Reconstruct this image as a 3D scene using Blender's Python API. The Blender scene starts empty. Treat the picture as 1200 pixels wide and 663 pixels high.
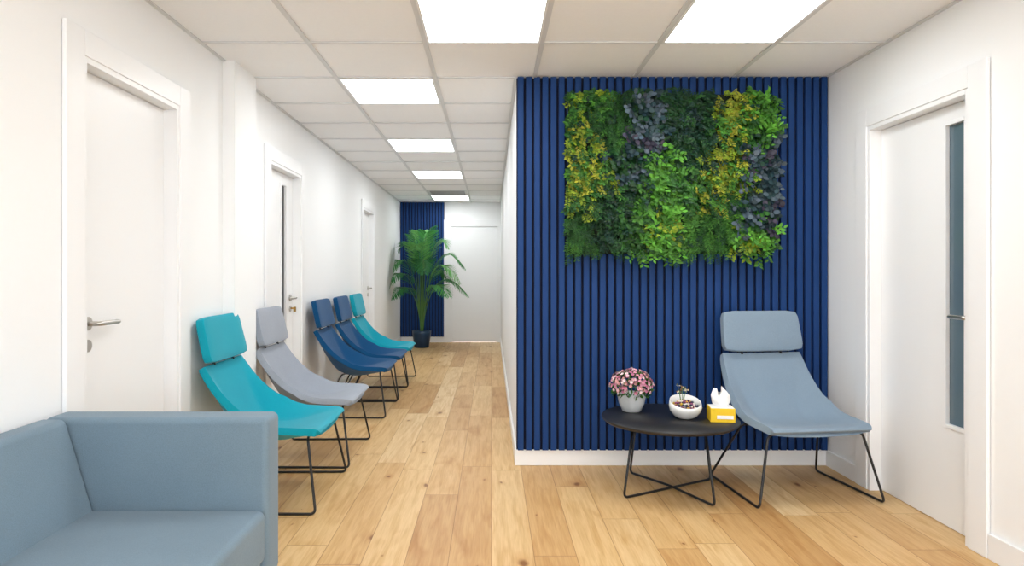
import bpy, bmesh, math, random
from mathutils import Vector, Matrix
random.seed(7)
scene = bpy.context.scene
try:
    scene.view_settings.view_transform = 'Standard'
    scene.view_settings.look = 'None'
except Exception: pass

def lin(c):
    c = c/255.0
    return c/12.92 if c <= .04045 else ((c+.055)/1.055)**2.4
def S(r,g,b): return (lin(r),lin(g),lin(b),1.0)

# ---------------------------------------------------------------- materials
def newmat(name):
    m = bpy.data.materials.new(name); m.use_nodes = True
    nt = m.node_tree
    return m, nt, nt.nodes['Principled BSDF']
def N(nt, t, **kw):
    n = nt.nodes.new(t)
    for k,v in kw.items():
        if k.startswith('i_'):
            n.inputs[int(k[2:])].default_value = v
        else: setattr(n,k,v)
    return n
def plain(name, col, rough=.5, metal=0, nscale=None, namp=.04, bump=0, bscale=200, spec=.5, coat=0):
    m,nt,b = newmat(name)
    b.inputs['Base Color'].default_value = col
    b.inputs['Roughness'].default_value = rough
    b.inputs['Metallic'].default_value = metal
    b.inputs['Specular IOR Level'].default_value = spec
    b.inputs['Coat Weight'].default_value = coat
    tc = N(nt,'ShaderNodeTexCoord')
    nz = N(nt,'ShaderNodeTexNoise'); nz.inputs['Scale'].default_value = nscale or 6
    nt.links.new(tc.outputs['Object'], nz.inputs['Vector'])
    mx = N(nt,'ShaderNodeMix', data_type='RGBA')
    mx.inputs['A'].default_value = tuple(c*(1-namp) for c in col[:3])+(1,)
    mx.inputs['B'].default_value = tuple(min(1,c*(1+namp)) for c in col[:3])+(1,)
    nt.links.new(nz.outputs['Fac'], mx.inputs['Factor'])
    nt.links.new(mx.outputs['Result'], b.inputs['Base Color'])
    if bump:
        n2 = N(nt,'ShaderNodeTexNoise'); n2.inputs['Scale'].default_value = bscale; n2.inputs['Detail'].default_value=3
        nt.links.new(tc.outputs['Object'], n2.inputs['Vector'])
        bp = N(nt,'ShaderNodeBump'); bp.inputs['Strength'].default_value = bump; bp.inputs['Distance'].default_value=.002
        nt.links.new(n2.outputs['Fac'], bp.inputs['Height'])
        nt.links.new(bp.outputs['Normal'], b.inputs['Normal'])
    return m
def fabric(name, col):
    m,nt,b = newmat(name)
    b.inputs['Roughness'].default_value = .92
    b.inputs['Specular IOR Level'].default_value = .2
    b.inputs['Sheen Weight'].default_value = .15
    tc = N(nt,'ShaderNodeTexCoord')
    nz = N(nt,'ShaderNodeTexNoise'); nz.inputs['Scale'].default_value=350; nz.inputs['Detail'].default_value=2
    n3 = N(nt,'ShaderNodeTexNoise'); n3.inputs['Scale'].default_value=5
    nt.links.new(tc.outputs['Object'], nz.inputs['Vector']); nt.links.new(tc.outputs['Object'], n3.inputs['Vector'])
    ad = N(nt,'ShaderNodeMath',operation='MULTIPLY_ADD'); ad.inputs[1].default_value=.7
    ad2 = N(nt,'ShaderNodeMath',operation='MULTIPLY'); ad2.inputs[1].default_value=.3
    nt.links.new(n3.outputs['Fac'], ad2.inputs[0]); nt.links.new(nz.outputs['Fac'], ad.inputs[0]); nt.links.new(ad2.outputs[0], ad.inputs[2])
    mx = N(nt,'ShaderNodeMix', data_type='RGBA')
    mx.inputs['A'].default_value = tuple(c*.72 for c in col[:3])+(1,)
    mx.inputs['B'].default_value = tuple(min(1,c*1.28) for c in col[:3])+(1,)
    nt.links.new(ad.outputs[0], mx.inputs['Factor']); nt.links.new(mx.outputs['Result'], b.inputs['Base Color'])
    bp = N(nt,'ShaderNodeBump'); bp.inputs['Strength'].default_value=.4; bp.inputs['Distance'].default_value=.0015
    nt.links.new(nz.outputs['Fac'], bp.inputs['Height']); nt.links.new(bp.outputs['Normal'], b.inputs['Normal'])
    return m
def attrmat(name, rough=.5, transl=True):
    m,nt,b = newmat(name)
    a = N(nt,'ShaderNodeAttribute', attribute_name='Col')
    nt.links.new(a.outputs['Color'], b.inputs['Base Color'])
    b.inputs['Roughness'].default_value = rough
    b.inputs['Specular IOR Level'].default_value=.3
    if transl:
        t = N(nt,'ShaderNodeBsdfTranslucent'); nt.links.new(a.outputs['Color'], t.inputs['Color'])
        ms = N(nt,'ShaderNodeMixShader'); ms.inputs[0].default_value=.2
        out = nt.nodes['Material Output']
        nt.links.new(b.outputs[0], ms.inputs[1]); nt.links.new(t.outputs[0], ms.inputs[2]); nt.links.new(ms.outputs[0], out.inputs['Surface'])
    return m

M_wall = plain('wall_paint', (.90,.912,.918,1), .7, nscale=1.5, namp=.01, bump=.15, bscale=120, spec=.25)
M_gloss = plain('satin_white_wood', (.89,.90,.91,1), .35, nscale=2, namp=.008)
M_tile = plain('ceiling_tile', (.94,.945,.95,1), .9, nscale=60, namp=.02, bump=.4, bscale=260, spec=.1)
M_bar = plain('ceiling_grid_metal', (.70,.71,.72,1), .5, namp=.01)
M_slat = plain('blue_slat_paint', S(18,57,112), .62, nscale=3, namp=.05, spec=.25)
M_felt = plain('dark_blue_felt', S(7,16,40), .95, nscale=80, namp=.1)
M_black = plain('black_powder_coated_steel', (.012,.012,.014,1), .4, namp=.05)
M_tbl = plain('black_stained_ash', (.014,.014,.016,1), .42, nscale=30, namp=.3)
M_chrome = plain('brushed_steel', (.55,.53,.5,1), .28, metal=1, namp=.03)
M_brass = plain('brass_key', S(190,150,80), .3, metal=1, namp=.03)
M_glassdark = plain('tinted_door_glass', S(90,110,122), .12, nscale=2, namp=.15, spec=.6)
M_glassblack = plain('black_door_glass', S(22,24,28), .1, nscale=2, namp=.1)
M_ceram = plain('white_ceramic', (.82,.82,.8,1), .25, namp=.01, coat=.3)
M_potgrey = plain('pale_ribbed_ceramic', (.60,.62,.63,1), .4, namp=.03)
M_yel = plain('yellow_cardboard', S(240,200,30), .5, namp=.05)
M_paper = plain('tissue_paper', (.88,.88,.88,1), .9, namp=.01)
M_bluepot = plain('navy_glazed_pot', S(14,52,84), .3, namp=.08)
M_soil = plain('soil', S(50,36,26), .95, nscale=60, namp=.4, bump=.6)
M_stem = plain('green_stem', S(80,124,60), .6, namp=.2)
M_leaf = attrmat('leaf_foliage', .5)
M_petal = attrmat('petal_and_candy', .5, False)
M_vent = plain('grey_vent', (.35,.35,.35,1), .5, namp=.05)

def emis(name, s, col=(.97,.99,1,1)):
    m = bpy.data.materials.new(name); m.use_nodes=True; nt=m.node_tree; nt.nodes.clear()
    e = nt.nodes.new('ShaderNodeEmission'); e.inputs[0].default_value=col; e.inputs[1].default_value=s
    o = nt.nodes.new('ShaderNodeOutputMaterial'); nt.links.new(e.outputs[0], o.inputs[0]); return m
M_led = emis('led_diffuser', 13.0)

def floor_mat():
    m,nt,b = newmat('oak_plank_floor'); L = nt.links.new
    def math_(op, a, bb=None, c=None):
        n = N(nt,'ShaderNodeMath',operation=op)
        for i,v in enumerate((a,bb,c)):
            if v is None: continue
            if isinstance(v,(int,float)): n.inputs[i].default_value=v
            else: L(v,n.inputs[i])
        return n.outputs[0]
    tc = N(nt,'ShaderNodeTexCoord'); sp = N(nt,'ShaderNodeSeparateXYZ'); L(tc.outputs['Object'], sp.inputs[0])
    x,y = sp.outputs[0], sp.outputs[1]
    W=.175; LEN=1.4
    xs = math_('DIVIDE', x, W); row = math_('FLOOR', xs); fx = math_('FRACT', xs)
    wn = N(nt,'ShaderNodeTexWhiteNoise',noise_dimensions='1D'); L(row, wn.inputs['W'])
    ys = math_('MULTIPLY_ADD', wn.outputs['Value'], 7.3, math_('DIVIDE', y, LEN))
    col = math_('FLOOR', ys); fy = math_('FRACT', ys)
    idv = N(nt,'ShaderNodeCombineXYZ'); L(row,idv.inputs[0]); L(col,idv.inputs[1])
    w2 = N(nt,'ShaderNodeTexWhiteNoise',noise_dimensions='3D'); L(idv.outputs[0], w2.inputs['Vector'])
    tone = N(nt,'ShaderNodeValToRGB'); r=tone.color_ramp
    r.elements[0].position=0; r.elements[0].color=S(196,154,101)
    r.elements[1].position=1; r.elements[1].color=S(228,199,153)
    e=r.elements.new(.35); e.color=S(211,173,120)
    e=r.elements.new(.7); e.color=S(219,185,133)
    L(w2.outputs['Value'], tone.inputs[0])
    off = N(nt,'ShaderNodeVectorMath',operation='SCALE'); L(w2.outputs['Color'], off.inputs[0]); off.inputs['Scale'].default_value=40
    def grain(sx,sy,scale,det,dist):
        mp = N(nt,'ShaderNodeVectorMath',operation='MULTIPLY'); L(tc.outputs['Object'], mp.inputs[0]); mp.inputs[1].default_value=(sx,sy,1)
        ad = N(nt,'ShaderNodeVectorMath',operation='ADD'); L(mp.outputs[0],ad.inputs[0]); L(off.outputs[0],ad.inputs[1])
        nz = N(nt,'ShaderNodeTexNoise'); L(ad.outputs[0], nz.inputs['Vector'])
        nz.inputs['Scale'].default_value=scale; nz.inputs['Detail'].default_value=det; nz.inputs['Distortion'].default_value=dist
        return nz, ad
    g1,_ = grain(14,1.1,2.2,5,.8)
    g2,_ = grain(60,2.5,3,4,.2)
    g3,adv = grain(5,1.6,1.4,3,.6)
    def mapr(v,a,b2,c,d):
        n=N(nt,'ShaderNodeMapRange'); L(v,n.inputs[0])
        for i,q in enumerate((a,b2,c,d)): n.inputs[i+1].default_value=q
        return n.outputs[0]
    def mul(colr, fac, tint):
        mx=N(nt,'ShaderNodeMix',data_type='RGBA',blend_type='MULTIPLY'); L(fac,mx.inputs['Factor']); L(colr,mx.inputs['A']); mx.inputs['B'].default_value=tint
        return mx.outputs['Result']
    c = mul(tone.outputs[0], mapr(g1.outputs['Fac'],.43,.72,0,.85), (.78,.66,.49,1))
    c = mul(c, mapr(g2.outputs['Fac'],.4,.8,0,.55), (.76,.65,.51,1))
    c = mul(c, mapr(g3.outputs['Fac'],.57,.76,0,.75), (.76,.61,.43,1))
    mp = N(nt,'ShaderNodeVectorMath',operation='MULTIPLY'); L(tc.outputs['Object'], mp.inputs[0]); mp.inputs[1].default_value=(1,.55,1)
    ad = N(nt,'ShaderNodeVectorMath',operation='ADD'); L(mp.outputs[0],ad.inputs[0]); L(off.outputs[0],ad.inputs[1])
    dn = N(nt,'ShaderNodeTexNoise'); dn.inputs['Scale'].default_value=18; L(ad.outputs[0],dn.inputs['Vector'])
    ds = N(nt,'ShaderNodeVectorMath',operation='SCALE'); L(dn.outputs['Color'],ds.inputs[0]); ds.inputs['Scale'].default_value=.03
    a2 = N(nt,'ShaderNodeVectorMath',operation='ADD'); L(ad.outputs[0],a2.inputs[0]); L(ds.outputs[0],a2.inputs[1])
    vo = N(nt,'ShaderNodeTexVoronoi',voronoi_dimensions='2D'); vo.inputs['Scale'].default_value=3.7; L(a2.outputs[0],vo.inputs['Vector'])
    sc = N(nt,'ShaderNodeSeparateColor'); L(vo.outputs['Color'],sc.inputs[0])
    size = math_('MULTIPLY', math_('POWER', sc.outputs[0], 3.0), .10)
    dd_ = math_('DIVIDE', vo.outputs['Distance'], math_('ADD',size,.0015))
    k1 = mapr(dd_, .4,1.0,1,0)
    k2 = mapr(dd_, .8,2.8,.5,0)
    c = mul(c, k2, (.74,.56,.37,1))
    c = mul(c, k1, (.42,.28,.17,1))
    sx = math_('ADD', math_('LESS_THAN', fx, .010), math_('GREATER_THAN', fx, .990))
    sy = math_('LESS_THAN', fy, .0028)
    seam = math_('MINIMUM', math_('ADD', sx, sy), 1.0)
    c = mul(c, math_('MULTIPLY',seam,.75), (.5,.38,.26,1))
    L(c, b.inputs['Base Color'])
    b.inputs['Roughness'].default_value=.42; b.inputs['Specular IOR Level'].default_value=.3
    bp=N(nt,'ShaderNodeBump'); bp.inputs['Strength'].default_value=.25; bp.inputs['Distance'].default_value=.001
    hh = math_('SUBTRACT', math_('MULTIPLY',g2.outputs['Fac'],.3), seam); L(hh,bp.inputs['Height']); L(bp.outputs['Normal'],b.inputs['Normal'])
    return m
M_floor = floor_mat()

# ---------------------------------------------------------------- mesh helpers
def link(o): scene.collection.objects.link(o); return o
def empty(name, loc=(0,0,0), rz=0):
    o = bpy.data.objects.new(name, None); link(o); o.location=loc; o.rotation_euler=(0,0,rz); o.empty_display_size=.1; return o
def box(bm,x0,x1,y0,y1,z0,z1,mi=0):
    vs=[bm.verts.new(p) for p in ((x0,y0,z0),(x1,y0,z0),(x1,y1,z0),(x0,y1,z0),(x0,y0,z1),(x1,y0,z1),(x1,y1,z1),(x0,y1,z1))]
    for f in ((3,2,1,0),(4,5,6,7),(0,1,5,4),(1,2,6,5),(2,3,7,6),(3,0,4,7)):
        fc=bm.faces.new([vs[i] for i in f]); fc.material_index=mi
    return vs
def mk(name,bm,mats,parent=None,bevel=0,seg=2,smooth=False,loc=None,rot=None):
    me=bpy.data.meshes.new(name); bm.normal_update(); bm.to_mesh(me); bm.free()
    for m in (mats if isinstance(mats,(list,tuple)) else [mats]): me.materials.append(m)
    o=bpy.data.objects.new(name,me); link(o)
    if parent: o.parent=parent
    if loc: o.location=loc
    if rot: o.rotation_euler=rot
    if bevel:
        b=o.modifiers.new('bev','BEVEL'); b.width=bevel; b.segments=seg; b.limit_method='ANGLE'
    if smooth or bevel:
        for p in me.polygons: p.use_smooth=True
        if not smooth or bevel:
            w=o.modifiers.new('wn','WEIGHTED_NORMAL')
    return o
def mkbox(name,b,mat,parent=None,bevel=0,seg=2,**k):
    bm=bmesh.new(); box(bm,*b); return mk(name,bm,mat,parent,bevel,seg,**k)
def fillet(pts,r,n=6):
    out=[Vector(pts[0])]
    for i in range(1,len(pts)-1):
        p0,p1,p2=Vector(pts[i-1]),Vector(pts[i]),Vector(pts[i+1])
        a=(p0-p1); c=(p2-p1); rr=min(r,a.length*.45,c.length*.45)
        a=p1+a.normalized()*rr; c=p1+c.normalized()*rr
        for k in range(n+1):
            t=k/n; out.append(a*(1-t)**2+p1*2*t*(1-t)+c*t*t)
    out.append(Vector(pts[-1])); return out
def tube(bm,pts,r,fr=.03,sides=8,mi=0,rend=None):
    P=fillet(pts,fr) if fr else [Vector(p) for p in pts]
    t=(P[1]-P[0]).normalized(); n=t.orthogonal().normalized(); rings=[]
    for i,p in enumerate(P):
        tt=((P[min(i+1,len(P)-1)]-P[max(i-1,0)])).normalized()
        n=(n-tt*n.dot(tt)).normalized(); b=tt.cross(n)
        rr = r if rend is None else r+(rend-r)*i/(len(P)-1)
        rings.append([bm.verts.new(p+n*rr*math.cos(a)+b*rr*math.sin(a)) for a in [2*math.pi*k/sides for k in range(sides)]])
    for a,b in zip(rings,rings[1:]):
        for k in range(sides):
            f=bm.faces.new((a[k],a[(k+1)%sides],b[(k+1)%sides],b[k])); f.smooth=True; f.material_index=mi
    f=bm.faces.new(rings[0][::-1]); f.material_index=mi
    f=bm.faces.new(rings[-1]); f.material_index=mi
def lathe(bm,prof,seg=40,mi=0,cx=0,cy=0,rib=0,nr=0):
    rings=[]
    for (r,z) in prof:
        if r<1e-5: rings.append([bm.verts.new((cx,cy,z))])
        else:
            rings.append([bm.verts.new((cx+(r*(1+rib*math.cos(nr*a)))*math.cos(a),cy+(r*(1+rib*math.cos(nr*a)))*math.sin(a),z)) for a in [2*math.pi*k/seg for k in range(seg)]])
    for a,b in zip(rings,rings[1:]):
        for k in range(seg):
            k2=(k+1)%seg
            if len(a)==1 and len(b)==1: continue
            if len(a)==1: f=bm.faces.new((a[0],b[k2],b[k]))
            elif len(b)==1: f=bm.faces.new((a[k],a[k2],b[0]))
            else: f=bm.faces.new((a[k],a[k2],b[k2],b[k]))
            f.smooth=True; f.material_index=mi

# ---------------------------------------------------------------- room shell
CH=2.345; XR=2.034; XL1=-1.50; XL2=-1.53; YB=-2.6; YF=10.94; YW=3.96; XC=.155
mkbox('floor',(-2.0,2.5,YB-.2,YF+.3,-.1,0),M_floor)
mkbox('ceiling',(-2.0,2.5,YB-.2,YF+.3,CH+.004,CH+.12),M_tile)

def wall_y(bm, x0, x1, y0, y1, ops):
    cur=y0
    for ya,yb,t in ops:
        box(bm,x0,x1,cur,ya,0,CH+.02); box(bm,x0,x1,ya,yb,t,CH+.02); cur=yb
    box(bm,x0,x1,cur,y1,0,CH+.02)
D1=(2.376,3.118,1.965); D2=(4.48,5.22,1.945); D3=(7.75,8.45,1.945); DR=(2.76,3.52,1.955)
bm=bmesh.new()
wall_y(bm,XL1-.2,XL1,YB,3.64,[D1])
box(bm,XL1-.2,-1.432,3.64,3.97,0,CH+.02)
wall_y(bm,XL1-.23,XL2,3.97,YF+.2,[D2,D3])
mk('wall_left',bm,M_wall)
bm=bmesh.new(); wall_y(bm,XR,XR+.2,YB,YW+.15,[DR]); mk('wall_right',bm,M_wall)
bm=bmesh.new(); box(bm,XC,XR,YW,YW+.14,0,CH+.02); mk('wall_feature',bm,M_wall)
bm=bmesh.new(); box(bm,XC,XC+.14,YW+.14,YF,0,CH+.02); mk('wall_corridor',bm,M_wall)
bm=bmesh.new(); box(bm,XL2,-.70,YF,YF+.2,0,CH+.02); box(bm,.13,XC+.14,YF,YF+.2,0,CH+.02); box(bm,-.70,.13,YF,YF+.2,1.965,CH+.02)
mk('wall_far',bm,M_wall)
# back wall with a wide opening added to light the ceiling (behind the photographer)
bm=bmesh.new(); wx0,wx1,wz0,wz1=-1.2,1.75,.45,2.2
box(bm,XL1-.2,wx0,YB-.2,YB,0,CH+.02); box(bm,wx1,XR+.2,YB-.2,YB,0,CH+.02)
box(bm,wx0,wx1,YB-.2,YB,0,wz0); box(bm,wx0,wx1,YB-.2,YB,wz1,CH+.02)
mk('wall_back',bm,M_wall)
we=empty('added_light_opening',((wx0+wx1)/2,YB-.1,wz0)); hw=(wx1-wx0)/2; wh=wz1-wz0
bm=bmesh.new()
for a,b in ((-hw+.001,-hw+.05),(hw-.05,hw-.001),(-.025,.025)): box(bm,a,b,-.03,.03,.001,wh-.001)
box(bm,-hw+.05,hw-.05,-.03,.03,.001,.05); box(bm,-hw+.05,hw-.05,-.03,.03,wh-.05,wh-.001)
mk('frame',bm,M_gloss,we)

def door(name, xf, sgn, d, glass=None, lever=None, ldir=1, gm=None, key=False, base=None, ll=.125, rec=.052, stopw=.014):
    y0,y1,t=d
    e=empty(name,base if base else (xf,(y0+y1)/2,0))
    yc=(y0+y1)/2; a=y0-yc; b=y1-yc
    def X(u0,u1):
        p,q=sgn*u0,sgn*u1
        return (min(p,q),max(p,q))
    def bb(bm,u0,u1,ya,yb,z0,z1,mi=0):
        p,q=X(u0,u1); box(bm,p,q,ya,yb,z0,z1,mi)
    bm=bmesh.new()
    bb(bm,-.012,.16,a+.0005,a+.028,0,t-.0005); bb(bm,-.012,.16,b-.028,b-.0005,0,t-.0005); bb(bm,-.012,.16,a+.028,b-.028,t-.028,t-.0005)
    bb(bm,rec+.044,.12,a+.028,a+.042,0,t-.028); bb(bm,rec+.044,.12,b-.042,b-.028,0,t-.028); bb(bm,rec+.044,.12,a+.028,b-.028,t-.042,t-.028)
    mk('lining',bm,M_gloss,e,.002)
    bm=bmesh.new()
    w=.1
    bb(bm,-.018,-.001,a-w,a+.006,0,t+w*.9); bb(bm,-.018,-.001,b-.006,b+w,0,t+w*.9); bb(bm,-.018,-.001,a+.006,b-.006,t-.006,t+w*.9)
    mk('architrave',bm,M_gloss,e,.003)
    la,lb,lt=a+.0295,b-.0295,t-.0305
    bm=bmesh.new(); r1=rec+.043
    if glass:
        ga,gb,gz0,gz1=glass[0]-yc,glass[1]-yc,glass[2],glass[3]
        bb(bm,rec,r1,la,ga,.006,lt); bb(bm,rec,r1,gb,lb,.006,lt); bb(bm,rec,r1,ga,gb,.006,gz0); bb(bm,rec,r1,ga,gb,gz1,lt)
    else: bb(bm,rec,r1,la,lb,.006,lt)
    mk('leaf',bm,M_gloss,e)
    if glass:
        bm=bmesh.new(); bb(bm,.066,.076,ga,gb,gz0,gz1); mk('glass_panel',bm,gm or M_glassdark,e)
        bm=bmesh.new(); f=.014
        bb(bm,.046,.066,ga-f,ga+.004,gz0-f,gz1+f); bb(bm,.046,.066,gb-.004,gb+f,gz0-f,gz1+f)
        bb(bm,.046,.066,ga+.004,gb-.004,gz0-f,gz0+.004); bb(bm,.046,.066,ga+.004,gb-.004,gz1-.004,gz1+f)
        mk('glazing_bead',bm,M_gloss,e,.002)
    if lever is not None:
        ly=lever-yc; bm=bmesh.new(); s=sgn
        tube(bm,[(s*.052,ly,.97),(s*.043,ly,.97)],.026,0,20)
        tube(bm,[(s*.044,ly,.97),(s*-.002,ly,.97),(s*-.002,ly+ldir*ll,.97),(s*.012,ly+ldir*(ll+.01),.97)],.0095,.02,10)
        tube(bm,[(s*.052,ly,.885),(s*.044,ly,.885)],.024,0,20)
        mk('lever_handle',bm,M_chrome,e)
        if key:
            bm=bmesh.new(); tube(bm,[(s*.044,ly,.887),(s*.02,ly,.887)],.007,0,8); box(bm,*( (s*.022,s*.004) if s<0 else (.004,.022)),ly-.004,ly+.004,.86,.898)
            mk('key',bm,M_brass,e)
    return e
door('door_1',XL1,-1,D1,lever=2.50,ldir=1)
door('door_2',XL2,-1,D2,glass=(4.90,5.02,.5,1.83),lever=5.12,ldir=-1,gm=M_glassblack,key=True)
door('door_3',XL2,-1,D3,lever=8.33,ldir=-1)
door('door_4',XR,1,DR,glass=(2.872,2.995,.47,1.84),lever=2.80,ldir=1,key=True,ll=.10)
e=door('door_5',0,-1,(-.70,.13,1.965),lever=None,ldir=1,base=(-.285,YF,0),rec=.006)
e.rotation_euler=(0,0,-math.pi/2)

def bbd(name,segs):
    bm=bmesh.new()
    for s in segs: box(bm,*s)
    return mk(name,bm,M_gloss,None,.003)
BH=.095; T=.014
bbd('baseboard_left',[(XL1+.0005,XL1+T,YB,D1[0]-.102,0,BH),(XL1+.0005,XL1+T,D1[1]+.102,3.64,0,BH),
    (-1.4315,-1.432+T,3.64-T,3.97+T,0,BH),(XL1+T,-1.432,3.64-T,3.6395,0,BH),(XL2+.0005,XL2+T,3.97+T,D2[0]-.102,0,BH),
    (XL2+.0005,XL2+T,D2[1]+.102,D3[0]-.102,0,BH),(XL2+.0005,XL2+T,D3[1]+.102,YF-T,0,BH)])
bbd('baseboard_right',[(XR-T,XR-.0005,YB,DR[0]-.102,0,BH+.01),(XR-T,XR-.0005,DR[1]+.102,YW-T,0,BH)])
bbd('baseboard_feature',[(XC-T,XR-.0005,YW-T,YW-.0005,0,BH)])
bbd('baseboard_corridor',[(XC-T,XC-.0005,YW,YF-.02,0,BH)])
bbd('baseboard_far',[(XL2+T,-.802,YF-T,YF-.0005,0,BH)])

def slats(name,x0,x1,yface,z0,z1,pitch):
    e=empty(name,((x0+x1)/2,yface,z0)); hw=(x1-x0)/2; H=z1-z0
    mkbox('felt_backing',(-hw,hw,-.010,-.001,0,H),M_felt,e)
    n=round((x1-x0)/pitch); p=(x1-x0)/n; bm=bmesh.new()
    for i in range(n):
        c=-hw+p*(i+.5); w=p*.355
        vs=[(c-w,-.010),(c-w,-.0285),(c-w+.002,-.030),(c+w-.002,-.030),(c+w,-.0285),(c+w,-.010)]
        lo=[bm.verts.new((a,b,0)) for a,b in vs]; hi=[bm.verts.new((a,b,H)) for a,b in vs]
        k=len(vs)
        for j in range(k): bm.faces.new((lo[j],lo[(j+1)%k],hi[(j+1)%k],hi[j]))
        bm.faces.new(lo[::-1]); bm.faces.new(hi)
    bmesh.ops.recalc_face_normals(bm,faces=bm.faces)
    mk('slats',bm,M_slat,e)
slats('blue_slat_panel',XC-.004,XR-.003,YW,BH+.001,CH-.001,.049)
slats('blue_slat_panel',XL2+.002,-.79,YF,BH+.001,CH-.001,.049)

bm=bmesh.new()
gx=[-.94+.6*k for k in range(5)]
gy=[3.35+.6*k for k in range(-9,13)]
for x in gx:
    y1 = YF if x<XC-.0 else YW
    box(bm,x-.012,x+.012,YB,y1-.001,CH-.004,CH+.003)
for y in gy:
    x1 = XR-.001 if y<YW-.02 else XC-.001
    x0 = XL1+.001 if y<3.64 else XL2+.001
    box(bm,x0,x1,y-.012,y+.012,CH-.0035,CH+.003)
box(bm,XL1,XL1+.02,YB,3.64,CH-.003,CH+.003); box(bm,XR-.02,XR,YB,YW-.036,CH-.003,CH+.003)
box(bm,XL2,XL2+.02,3.97,YF,CH-.003,CH+.003); box(bm,XC-.02,XC,YW,YF,CH-.003,CH+.003)
mk('ceiling_grid',bm,M_bar)
def panel(x0,y0):
    e=empty('ceiling_light_panel',(x0+.3,y0+.3,CH))
    mkbox('diffuser',(-.276,.276,-.276,.276,-.004,.002),M_led,e)
    bm=bmesh.new()
    for b in ((-.288,-.276,-.288,.288),(.276,.288,-.288,.288),(-.276,.276,-.288,-.276),(-.276,.276,.276,.288)):
        box(bm,*b,-.007,.002)
    mk('frame',bm,M_gloss,e)
for y0 in (3.95,5.75,7.55,9.95): panel(-.94,y0)
panel(-.34,2.75); panel(.86,2.75)
for x0 in (-.34,.86):
    for y0 in (.95,-1.45): panel(x0,y0)
e=empty('ceiling_vent',(-.64,9.65,CH))
mkbox('plate',(-.28,.28,-.28,.28,-.005,.002),M_bar,e)
bm=bmesh.new()
for i in range(9): box(bm,-.25,.25,-.25+i*.057,-.25+i*.057+.03,-.012,-.005)
mk('louvres',bm,M_vent,e)

# ---------------------------------------------------------------- lounge chairs
def catmull(P,n):
    out=[]
    for i in range(len(P)-1):
        p0=P[max(i-1,0)];p1=P[i];p2=P[i+1];p3=P[min(i+2,len(P)-1)]
        for k in range(n):
            t=k/n
            out.append([.5*((2*b)+(-a+c)*t+(2*a-5*b+4*c-d)*t*t+(-a+3*b-3*c+d)*t**3) for a,b,c,d in zip(p0,p1,p2,p3)])
    out.append(list(P[-1])); return out
ST=[(-.300,.700,.236,.000,.80),(-.288,.675,.242,.003,.80),(-.245,.585,.250,.020,.74),(-.195,.490,.257,.050,.66),(-.135,.405,.266,.084,.55),
    (-.055,.362,.273,.084,.52),(.05,.362,.276,.052,.60),(.15,.382,.276,.024,.70),(.235,.396,.273,.005,.78),(.268,.392,.267,.0,.80),(.280,.378,.261,.0,.80)]
def chair(col, loc, rz):
    e=empty('lounge_chair',loc,rz)
    stn=catmull(ST,4); bm=bmesh.new(); NS=25; rows=[]
    for i,(u,h,w,ra,c) in enumerate(stn):
        a=stn[max(i-1,0)]; b=stn[min(i+1,len(stn)-1)]
        du,dh=b[0]-a[0],b[1]-a[1]; l=math.hypot(du,dh); nu,nh=-dh/l,du/l
        row=[]
        for j in range(NS):
            s=-1+2*j/(NS-1); s=math.copysign(abs(s)**.9,s)
            o=ra*max(0,(abs(s)-c))/(1-c) - .012*math.cos(s*math.pi/2)*(1 if 3<i<len(stn)-4 else .3)
            row.append(bm.verts.new((s*w,-(u+nu*o),h+nh*o)))
        rows.append(row)
    for a,b in zip(rows,rows[1:]):
        for j in range(NS-1): bm.faces.new((a[j],a[j+1],b[j+1],b[j]))
    bmesh.ops.recalc_face_normals(bm,faces=bm.faces)
    o=mk('upholstered_shell',bm,col,e,smooth=True)
    f=o.data.polygons[len(o.data.polygons)//2]
    s=o.modifiers.new('sol','SOLIDIFY'); s.thickness=.036; s.offset=-1 if f.normal.z>0 else 1
    b=o.modifiers.new('bev','BEVEL'); b.width=.012; b.segments=3; b.limit_method='ANGLE'; b.angle_limit=math.radians(60)
    bm=bmesh.new(); W,H,Th=.244,.118,.030
    bmesh.ops.create_cube(bm,size=2)
    bmesh.ops.subdivide_edges(bm,edges=bm.edges[:],cuts=7,use_grid_fill=True)
    for v in bm.verts:
        x,y,z=v.co
        puff=(1-abs(x)**4)*(1-abs(z)**4)
        k=1-.05*(z+1)/2
        cx=1-.05*abs(z)**8; cz=1-.08*abs(x)**8
        yy=y*Th*(.70+.35*puff) - .014*abs(x)**2
        v.co=(x*W*k*cx,yy,z*H*cz)
    o=mk('headrest',bm,col,e,smooth=True,loc=(0,.322,.822),rot=(math.radians(-13),0,0))
    b=o.modifiers.new('bev','BEVEL'); b.width=.012; b.segments=3; b.limit_method='ANGLE'; b.angle_limit=math.radians(40)
    bm=bmesh.new(); r=.0066
    for sx in (-1,1):
        tube(bm,[(sx*.10,-.20,.352),(sx*.255,-.215,.352),(sx*.335,-.275,r),(sx*.325,.275,r),(sx*.225,.10,.335),(sx*.10,.085,.325)],r,.03,8)
        tube(bm,[(sx*.12,.30,.69),(sx*.12,.335,.76)],.008,0,8)
    tube(bm,[(-.12,-.20,.352),(.12,-.20,.352)],r,0,8)
    tube(bm,[(-.12,.085,.325),(.12,.085,.325)],r,0,8)
    tube(bm,[(-.1,-.2,.352),(-.1,.085,.325)],r,0,8); tube(bm,[(.1,-.2,.352),(.1,.085,.325)],r,0,8)
    mk('sled_frame',bm,M_black,e)
    return e
F_teal=fabric('teal_fabric',S(10,154,174)); F_grey=fabric('light_grey_fabric',S(150,157,168))
F_navy=fabric('ocean_blue_fabric',S(6,72,118)); F_dusty=fabric('dusty_blue_fabric',S(130,149,166)); F_sofa=fabric('sofa_slate_blue_fabric',S(114,135,150))
R=math.pi/2
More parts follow.
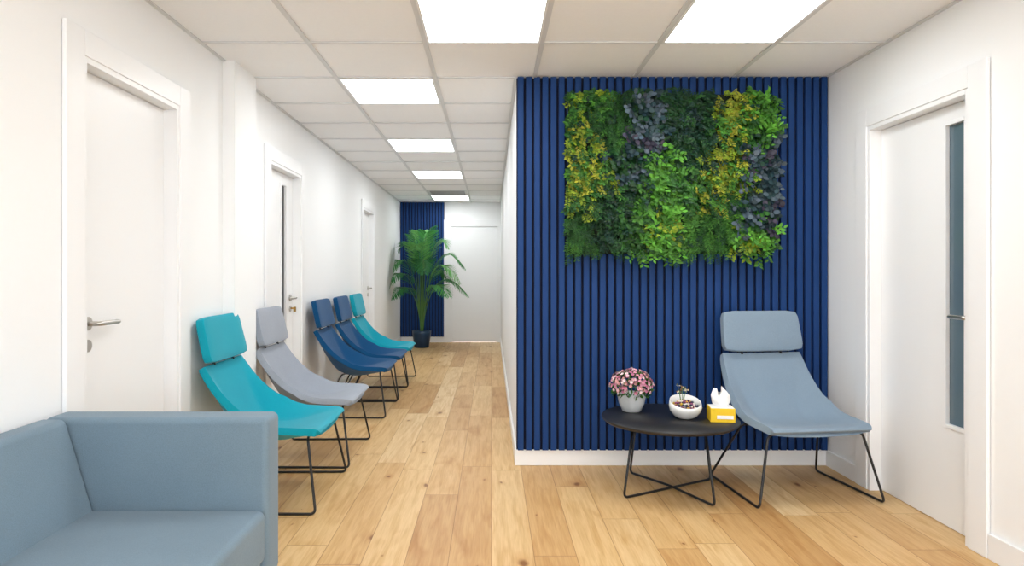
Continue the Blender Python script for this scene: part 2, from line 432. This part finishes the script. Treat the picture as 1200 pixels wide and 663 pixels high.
chair(F_teal,(-1.12,3.47,0),R)
chair(F_grey,(-1.12,4.22,0),R)
chair(F_navy,(-1.12,5.55,0),R)
chair(F_navy,(-1.12,6.28,0),R)
chair(F_teal,(-1.12,6.98,0),R)
chair(F_dusty,(1.615,3.52,0),math.radians(7))

# ---------------------------------------------------------------- sofa
sofa=empty('sofa',(-1.11,1.5,0))
def rbox(name,b,mat,bev=.03,seg=4,shape=None,parent=sofa):
    bm=bmesh.new(); vs=box(bm,*b)
    if shape: shape(vs)
    return mk(name,bm,mat,parent,bev,seg)
x0,x1=-.375,.371; y0,y1=-.77,.78
rbox('arm',(x0,x1,y1-.125,y1,.14,.685),F_sofa,.022)
rbox('arm_near',(x0,x1,y0,y0+.125,.14,.685),F_sofa,.022)
def tap(vs):
    for v in vs:
        if v.co.z>.5 and v.co.x>-.3: v.co.x-=.16
rbox('backrest',(x0,x0+.245,y0+.126,y1-.126,.16,.685),F_sofa,.02,4,tap)
ym=(y0+y1)/2
for i,(a,b) in enumerate(((y0+.127,ym-.001),(ym+.001,y1-.127))):
    bm=bmesh.new(); bmesh.ops.create_cube(bm,size=2)
    bmesh.ops.subdivide_edges(bm,edges=bm.edges[:],cuts=7,use_grid_fill=True)
    cx0,cx1=x0+.15,x1-.004
    for v in bm.verts:
        x,y,z=v.co
        up=.012*(1-x*x)*(1-y*y) if z>0 else 0
        v.co=((cx0+cx1)/2+x*(cx1-cx0)/2,(a+b)/2+y*(b-a)/2,.30+z*.085+up)
    mk('seat_cushion_%d'%(i+1),bm,F_sofa,sofa,.028,4)
rbox('base',(x0+.01,x1-.02,y0+.127,y1-.127,.14,.214),F_sofa,.01,2)
bm=bmesh.new()
for x in (x0+.06,x1-.06):
    for y in (y0+.06,y1-.06): tube(bm,[(x,y,0),(x,y,.142)],.014,0,12)
mk('legs',bm,M_black,sofa)

# ---------------------------------------------------------------- coffee table
TX,TY,TH=.957,3.515,.39
tab=empty('coffee_table',(TX,TY,0))
bm=bmesh.new(); lathe(bm,[(0,TH-.022),(.345,TH-.022),(.357,TH-.012),(.36,TH-.006),(.357,TH),(0,TH)],72); mk('round_top',bm,M_tbl,tab)
bm=bmesh.new(); rr=.315; a0=math.radians(-16)
C=[Vector((math.cos(a0+math.pi/4+k*R)*rr,math.sin(a0+math.pi/4+k*R)*rr,0)) for k in range(4)]
for k in (0,1):
    A,B=C[k],C[k+2]; z=.0066 if k==0 else .0196
    if k==0: tube(bm,[(A.x*.80,A.y*.80,TH-.024),(A.x,A.y,z),(B.x,B.y,z),(B.x*.80,B.y*.80,TH-.024)],.0065,.03,8)
    else: tube(bm,[(A.x*.80,A.y*.80,TH-.024),(A.x,A.y,.0066),(A.x*.1,A.y*.1,z),(B.x*.1,B.y*.1,z),(B.x,B.y,.0066),(B.x*.80,B.y*.80,TH-.024)],.0065,.03,8)
for k in range(4):
    A,B=C[k]*.80,C[(k+1)%4]*.80
    tube(bm,[(A.x,A.y,TH-.028),(B.x,B.y,TH-.028)],.006,0,8)
mk('wire_base',bm,M_black,tab)

class Batch:
    def __init__(s): s.v=[]; s.f=[]; s.c=[]
    def add(s,vs,fs,col):
        o=len(s.v); s.v+= [tuple(p) for p in vs]; s.f+=[tuple(i+o for i in f) for f in fs]; s.c+=[col]*len(vs)
    def obj(s,name,mat,parent,smooth=False):
        me=bpy.data.meshes.new(name); me.from_pydata(s.v,[],s.f); me.materials.append(mat)
        ca=me.color_attributes.new('Col','FLOAT_COLOR','POINT')
        ca.data.foreach_set('color',[x for c in s.c for x in c])
        if smooth:
            for p in me.polygons: p.use_smooth=True
        o=bpy.data.objects.new(name,me); link(o); o.parent=parent; return o
def leaf(B,p,d,n,L,W,col,fold=.25,droop=.15,shape=0):
    d=d.normalized(); s=d.cross(n)
    if s.length<1e-4: s=d.orthogonal()
    s.normalize(); n=s.cross(d).normalized()
    if shape==0: prof=((.25,.8),(.55,1.0),(.82,.55))
    else: prof=((.2,.9),(.5,1.05),(.8,.85))
    vs=[p]; fs=[]
    for t,w in prof:
        c=p+d*L*t-n*droop*L*t*t
        vs+=[c+s*W*w*.5+n*W*fold*w*.5, c, c-s*W*w*.5+n*W*fold*w*.5]
    vs.append(p+d*L-n*droop*L)
    fs=[(0,1,2),(0,2,3),(1,4,5,2),(2,5,6,3),(4,7,8,5),(5,8,9,6),(7,10,8),(8,10,9)]
    B.add(vs,fs,col)
def vary(c,a=.15,h=.06):
    k=1+random.uniform(-a,a); return (max(0,c[0]*k*(1+random.uniform(-h,h))),max(0,c[1]*k),max(0,c[2]*k*(1+random.uniform(-h,h))),1)
def rv(a=1): return Vector((random.uniform(-a,a),random.uniform(-a,a),random.uniform(-a,a)))

# ---------------------------------------------------------------- living wall
lx0,lx1=(660-576)/765*3.9,(910-576)/765*3.9
lz0,lz1=1.165-(303-319.5)/765*3.9,1.165-(105-319.5)/765*3.9
lw=empty('living_plant_wall',((lx0+lx1)/2,YW-.0325,(lz0+lz1)/2))
hw,hh=(lx1-lx0)/2,(lz1-lz0)/2
mkbox('backing_board',(-hw+.03,hw-.03,-.03,-.001,-hh+.03,hh-.03),plain('dark_moss_backing',S(12,26,12),.95,nscale=40,namp=.4),lw)
Y1=S(122,146,34);Y2=S(150,154,44);G1=S(70,126,42);G2=S(44,94,36);G3=S(30,72,34);DK=S(22,58,42);BL=S(42,66,72);GB=S(82,98,110);BG=S(96,164,54);PU=S(62,58,76)
SEED=[(675,125,'s',(Y1,G1,G2)),(697,118,'s',(G1,Y1,G2)),(688,165,'s',(Y1,Y2,G1,G2)),(678,205,'s',(Y1,Y2,G1)),(705,205,'s',(G1,Y1,G2)),(672,232,'s',(G2,Y1)),(700,145,'n',(G2,G3)),
(680,265,'n',(G3,G2)),(675,290,'n',(G3,G2,G1)),(715,235,'d',(DK,G3)),(715,270,'d',(DK,G3)),(722,292,'n',(G2,G3)),
(722,125,'n',(G2,G3)),(722,160,'n',(G3,G2,G1)),(735,195,'e',(BL,G3,GB)),(752,130,'e',(BL,DK,GB)),(755,165,'e',(BL,GB,PU)),(742,180,'e',(BL,DK)),
(790,120,'d',(DK,G3)),(825,115,'d',(G3,DK)),(805,145,'d',(DK,BL)),(790,165,'d',(DK,G3)),(825,155,'d',(DK,G3)),(810,180,'d',(DK,G3)),
(772,190,'b',(BG,G1)),(765,225,'b',(BG,G1)),(785,240,'b',(BG,G1)),(768,262,'b',(BG,G1,Y1)),(775,290,'b',(BG,G1)),(750,250,'b',(G1,G2)),(798,225,'b',(G1,G2)),(745,225,'d',(DK,G3)),
(855,120,'s',(Y1,Y2)),(858,150,'s',(Y2,Y1,G1)),(850,180,'s',(Y1,Y2)),(835,205,'s',(Y1,G1,Y2)),(825,230,'s',(Y2,Y1,G1)),(862,205,'s',(Y1,G1)),
(890,120,'b',(G1,BG)),(895,148,'b',(BG,G1)),(878,155,'b',(G1,G2)),(900,178,'e',(BL,GB)),
(882,190,'e',(GB,BL,PU)),(890,215,'e',(GB,BL)),(900,240,'e',(GB,BL,PU)),(880,245,'e',(BL,GB)),(905,205,'e',(GB,BL)),
(820,270,'n',(G1,G2)),(840,255,'n',(G2,G1)),(850,285,'n',(G1,G2)),(805,290,'n',(G1,G2)),(855,235,'n',(G2,G1)),(815,250,'n',(G1,G2)),
(875,278,'b',(G1,BG,Y1)),(895,290,'b',(G1,BG)),(870,295,'b',(BG,Y1)),(745,295,'b',(G1,G2))]
B=Batch()
for it in range(2700):
    px=random.uniform(665,904); py=random.uniform(106,290)
    qx,qy=px+random.uniform(-8,8),py+random.uniform(-8,8)
    sd=min(SEED,key=lambda q:(q[0]-qx)**2+(q[1]-qy)**2); ty=sd[2]; cols=sd[3]
    if random.random()<.12: cols=(G3,DK,G2)
    X=(px-576)/765*3.9-(lx0+lx1)/2; Z=1.165-(py-319.5)/765*3.9-(lz0+lz1)/2
    base=Vector((X,-.03,Z)); col=random.choice(cols)
    g=Vector((random.uniform(-.8,.8),-random.uniform(.35,1.4),random.uniform(-1.0,.4)))
    if abs(X)>hw-.07: g.x*=.4
    if Z>hh-.05: g.z=random.uniform(-.7,.15)
    if Z<-hh+.06: g.z*=.6
    g.normalize()
    ln={'s':.10,'n':.10,'d':.095,'e':.09,'b':.105}[ty]*random.uniform(.6,1.3)
    n={'s':15,'n':26,'d':15,'e':9,'b':11}[ty]
    p=base.copy(); dirv=g; tonek=random.uniform(.68,1.15)
    for k in range(n):
        p=p+dirv*ln/n; dirv=(dirv+Vector((0,.02,-.05)) ).normalized()
        if p.y<-.135: p.y=-.135
        sidev=dirv.cross(Vector((0,-1,0)))
        if sidev.length<.1: sidev=Vector((1,0,0))
        sidev.normalize(); sg=1 if k%2 else -1
        dd=dirv*.5+sidev*sg*.9+rv(.3)
        nn=Vector((0,-1,.35))+rv(.45)
        c=vary(col,.3,.10)
        c=tuple(q*tonek for q in c[:3])+(1,)
        if ty=='s': leaf(B,p,dd,nn,random.uniform(.016,.026),random.uniform(.009,.013),c)
        elif ty=='n': leaf(B,p,dd,nn,random.uniform(.016,.028),.0038,c)
        elif ty=='d': leaf(B,p,dd,nn,random.uniform(.016,.026),.009,c)
        elif ty=='e': leaf(B,p,dd,nn,random.uniform(.026,.038),random.uniform(.020,.028),c,.1,.1,1)
        else: leaf(B,p,dd,nn,random.uniform(.026,.038),random.uniform(.013,.020),c)
B.obj('preserved_foliage',M_leaf,lw)

# ---------------------------------------------------------------- potted palm
PX,PY=-1.09,10.2
palm=empty('potted_palm',(PX,PY,0))
bm=bmesh.new(); lathe(bm,[(0,0),(.105,0),(.115,.01),(.145,.22),(.148,.265),(.138,.268),(.132,.24),(0,.235)],40); mk('pot',bm,M_bluepot,palm)
bm=bmesh.new(); lathe(bm,[(0,.243),(.128,.243),(.131,.238)],32); mk('soil',bm,M_soil,palm)
B=Batch(); bs=bmesh.new()
PG=[S(86,162,86),S(66,140,72),S(116,182,100),S(54,122,66)]
FR=[(20,.14,1.86,.5),(100,.10,1.80,.5),(200,.16,1.74,.5),(300,.16,1.78,.52),(350,.40,1.66,.62),(190,.34,1.60,.62),(255,.34,1.6,.6),
    (5,.66,1.46,.70),(335,.66,1.28,.74),(222,.62,1.36,.70),(238,.84,1.16,.72),(285,.55,1.36,.7),(350,.72,1.06,.76),(315,.62,.98,.72),
    (40,.5,1.2,.7),(232,.70,.95,.72)]
for (az,reach,top,q) in FR:
    az=math.radians(az+random.uniform(-5,5))
    hd=Vector((math.cos(az),math.sin(az),0))
    b0=hd*.02+Vector((0,0,.24))
    P=[b0]; m=22
    for k in range(1,m+1):
        t=k/m
        r_=reach*t**1.6; z=.24+(top-.24)*math.sin(t*math.pi*q)/(1 if q>.5 else math.sin(math.pi*q))
        P.append(Vector((hd.x*(r_+.02),hd.y*(r_+.02),z)))
    tube(bs,[tuple(p) for p in P],.008,0,5,rend=.002)
    side=Vector((-hd.y,hd.x,0)); c0=random.choice(PG)
    for k in range(9,m):
        for hf in (0,.4,.75):
            t=(k+hf)/m; p=P[k].lerp(P[k+1],hf); tg=(P[k+1]-P[k]).normalized()
            LL=.24*math.sin(math.pi*min(1,(t-.32)/.78+.12))**.7+.03
            for sg in (-1,1):
                d=(side*sg*.9+tg*.8+Vector((0,0,-.08))+rv(.06)).normalized()
                n_=tg.cross(side*sg); n_=n_ if n_.z>0 else -n_
                leaf(B,p,d,n_+Vector((0,0,.3)),LL,.014,vary(c0,.2,.1),.3,.25)
def cl(v):
    x,y,z=v
    if x<-.38: x=-.38+(x+.38)*.12
    return (max(-.42,x),min(.66,y),z)
B.v=[cl(v) for v in B.v]
for v in bs.verts: v.co=cl(v.co)
B.obj('palm_leaflets',M_leaf,palm)
mk('fronds_stems',bs,M_stem,palm)

# ---------------------------------------------------------------- table items
fp=empty('potted_flowers',(.785,3.66,TH+.0005))
bm=bmesh.new(); lathe(bm,[(0,0),(.046,0),(.052,.004),(.070,.045),(.078,.085),(.079,.10),(.073,.10),(.068,.08),(0,.078)],64,rib=.012,nr=16); mk('ribbed_pot',bm,M_potgrey,fp)
B=Batch(); BLf=Batch()
PK=[S(214,152,170),S(226,180,192),S(192,120,146),S(230,204,206),S(206,150,150)]
for i in range(260):
    th=random.uniform(0,2*math.pi); ph=math.acos(random.uniform(-.2,1))
    d=Vector((math.sin(ph)*math.cos(th),math.sin(ph)*math.sin(th),math.cos(ph)))
    p=Vector((0,0,.138))+Vector((d.x*.120,d.y*.120,d.z*.098))*random.uniform(.82,1.03)
    c=random.choice(PK); s=d.orthogonal().normalized(); t=d.cross(s)
    for k in range(5):
        a=k*2*math.pi/5+i
        dd=(s*math.cos(a)+t*math.sin(a)+d*.45)
        leaf(B,p,dd,d,.0115,.010,vary(c,.12,.05),.2,-.1,1)
for i in range(340):
    th=random.uniform(0,2*math.pi); ph=math.acos(random.uniform(-.45,1))
    d=Vector((math.sin(ph)*math.cos(th),math.sin(ph)*math.sin(th),math.cos(ph)))
    p=Vector((0,0,.132))+Vector((d.x*.097,d.y*.097,d.z*.08))
    leaf(BLf,p,d+rv(.6),rv(1),.028,.012,vary(random.choice([G1,G2,S(80,100,56)]),.2,.1))
B.obj('pink_blossoms',M_petal,fp); BLf.obj('leaves',M_leaf,fp)
bm=bmesh.new()
for i in range(14):
    a=i*.9; tube(bm,[(math.cos(a)*.02,math.sin(a)*.02,.076),(math.cos(a)*.075,math.sin(a)*.075,.14)],.002,0,5)
mk('stems',bm,M_stem,fp)

bw=empty('ceramic_bowl',(1.035,3.485,TH+.0005))
bm=bmesh.new(); seg=48
prof=[(0,0),(.040,0),(.060,.012),(.080,.038),(.086,.062),(.082,.088),(.077,.088),(.080,.062),(.074,.042),(.055,.02),(0,.012)]
lathe(bm,prof,seg)
for v in bm.verts:
    if v.co.z>.05: v.co.z+= .022*v.co.y/.08*((v.co.z-.05)/.034)
mk('bowl',bm,M_ceram,bw)
B=Batch()
bmt=bmesh.new(); bmesh.ops.create_icosphere(bmt,subdivisions=2,radius=1); IV=[v.co.copy() for v in bmt.verts]; IF=[tuple(v.index for v in f.verts) for f in bmt.faces]; bmt.free()
CC=[S(80,36,80),S(110,40,60),S(200,160,60),S(50,36,70),S(220,210,200),S(140,76,110),S(40,50,70)]
for i in range(110):
    r_=.068*math.sqrt(random.random()); a=random.uniform(0,6.28); z=.055+.028*(1-(r_/.068)**2)+random.uniform(-.004,.006)+.014*math.sin(a)*r_/.066
    sc=Vector((random.uniform(.006,.011),random.uniform(.006,.011),random.uniform(.005,.008)))
    B.add([Vector((q.x*sc.x,q.y*sc.y,q.z*sc.z))+Vector((r_*math.cos(a),r_*math.sin(a),z)) for q in IV],IF,vary(random.choice(CC),.2,.1))
B.obj('wrapped_sweets',M_petal,bw,True)
B=Batch(); bm=bmesh.new()
for i in range(5):
    a=i*1.3; top=Vector((math.cos(a)*.022-.01,.03+math.sin(a)*.012,.140+.012*(i%3)))
    tube(bm,[(-.01,.03,.05),tuple(top)],.0016,0,5)
    for k in range(6): leaf(B,top+rv(.004),rv(1),rv(1),.016,.009,vary(random.choice([S(70,80,60),S(200,190,170),S(120,90,60)]),.2,.1))
mk('sprig_stems',bm,M_stem,bw); B.obj('sprig_leaves',M_petal,bw)

tb=empty('tissue_box',(1.205,3.43,TH+.0005),math.radians(-8))
mkbox('carton',(-.062,.062,-.055,.055,0,.072),M_yel,tb,.002)
mkbox('top_label',(-.058,.058,-.051,.051,.0722,.0735),M_paper,tb)
mkbox('side_label',(-.03,.052,-.0562,-.0552,.018,.036),M_paper,tb)
bm=bmesh.new(); n=18
rows=[]
for i in range(n+1):
    t=i/n; row=[]
    for j in range(49):
        a=j/48*2*math.pi
        rad=.030+.020*math.sin(t*2.4)-.024*t**3
        rad*=1+.16*math.sin(3*a+t*4)+.08*math.sin(7*a+t)
        zz=.073+.080*t*(1+.22*math.sin(2*a+1)+.12*math.sin(5*a))
        row.append(bm.verts.new((rad*math.cos(a)-.012*t,rad*math.sin(a)*.5,zz)))
    rows.append(row)
for a,b in zip(rows,rows[1:]):
    for j in range(48): bm.faces.new((a[j],a[j+1],b[j+1],b[j]))
mk('tissue',bm,M_paper,tb,smooth=True)

# ---------------------------------------------------------------- world + camera
w=bpy.data.worlds.new('world'); scene.world=w; w.use_nodes=True
w.node_tree.nodes['Background'].inputs[0].default_value=(.94,.97,1,1); w.node_tree.nodes['Background'].inputs[1].default_value=6.5
cam=bpy.data.cameras.new('camera'); co=bpy.data.objects.new('camera',cam); link(co)
co.location=(0,0,1.165); co.rotation_euler=(math.pi/2,0,0)
cam.sensor_width=36; cam.lens=765*36/1200; cam.shift_x=.02; cam.shift_y=-.01; cam.clip_start=.05
scene.camera=co
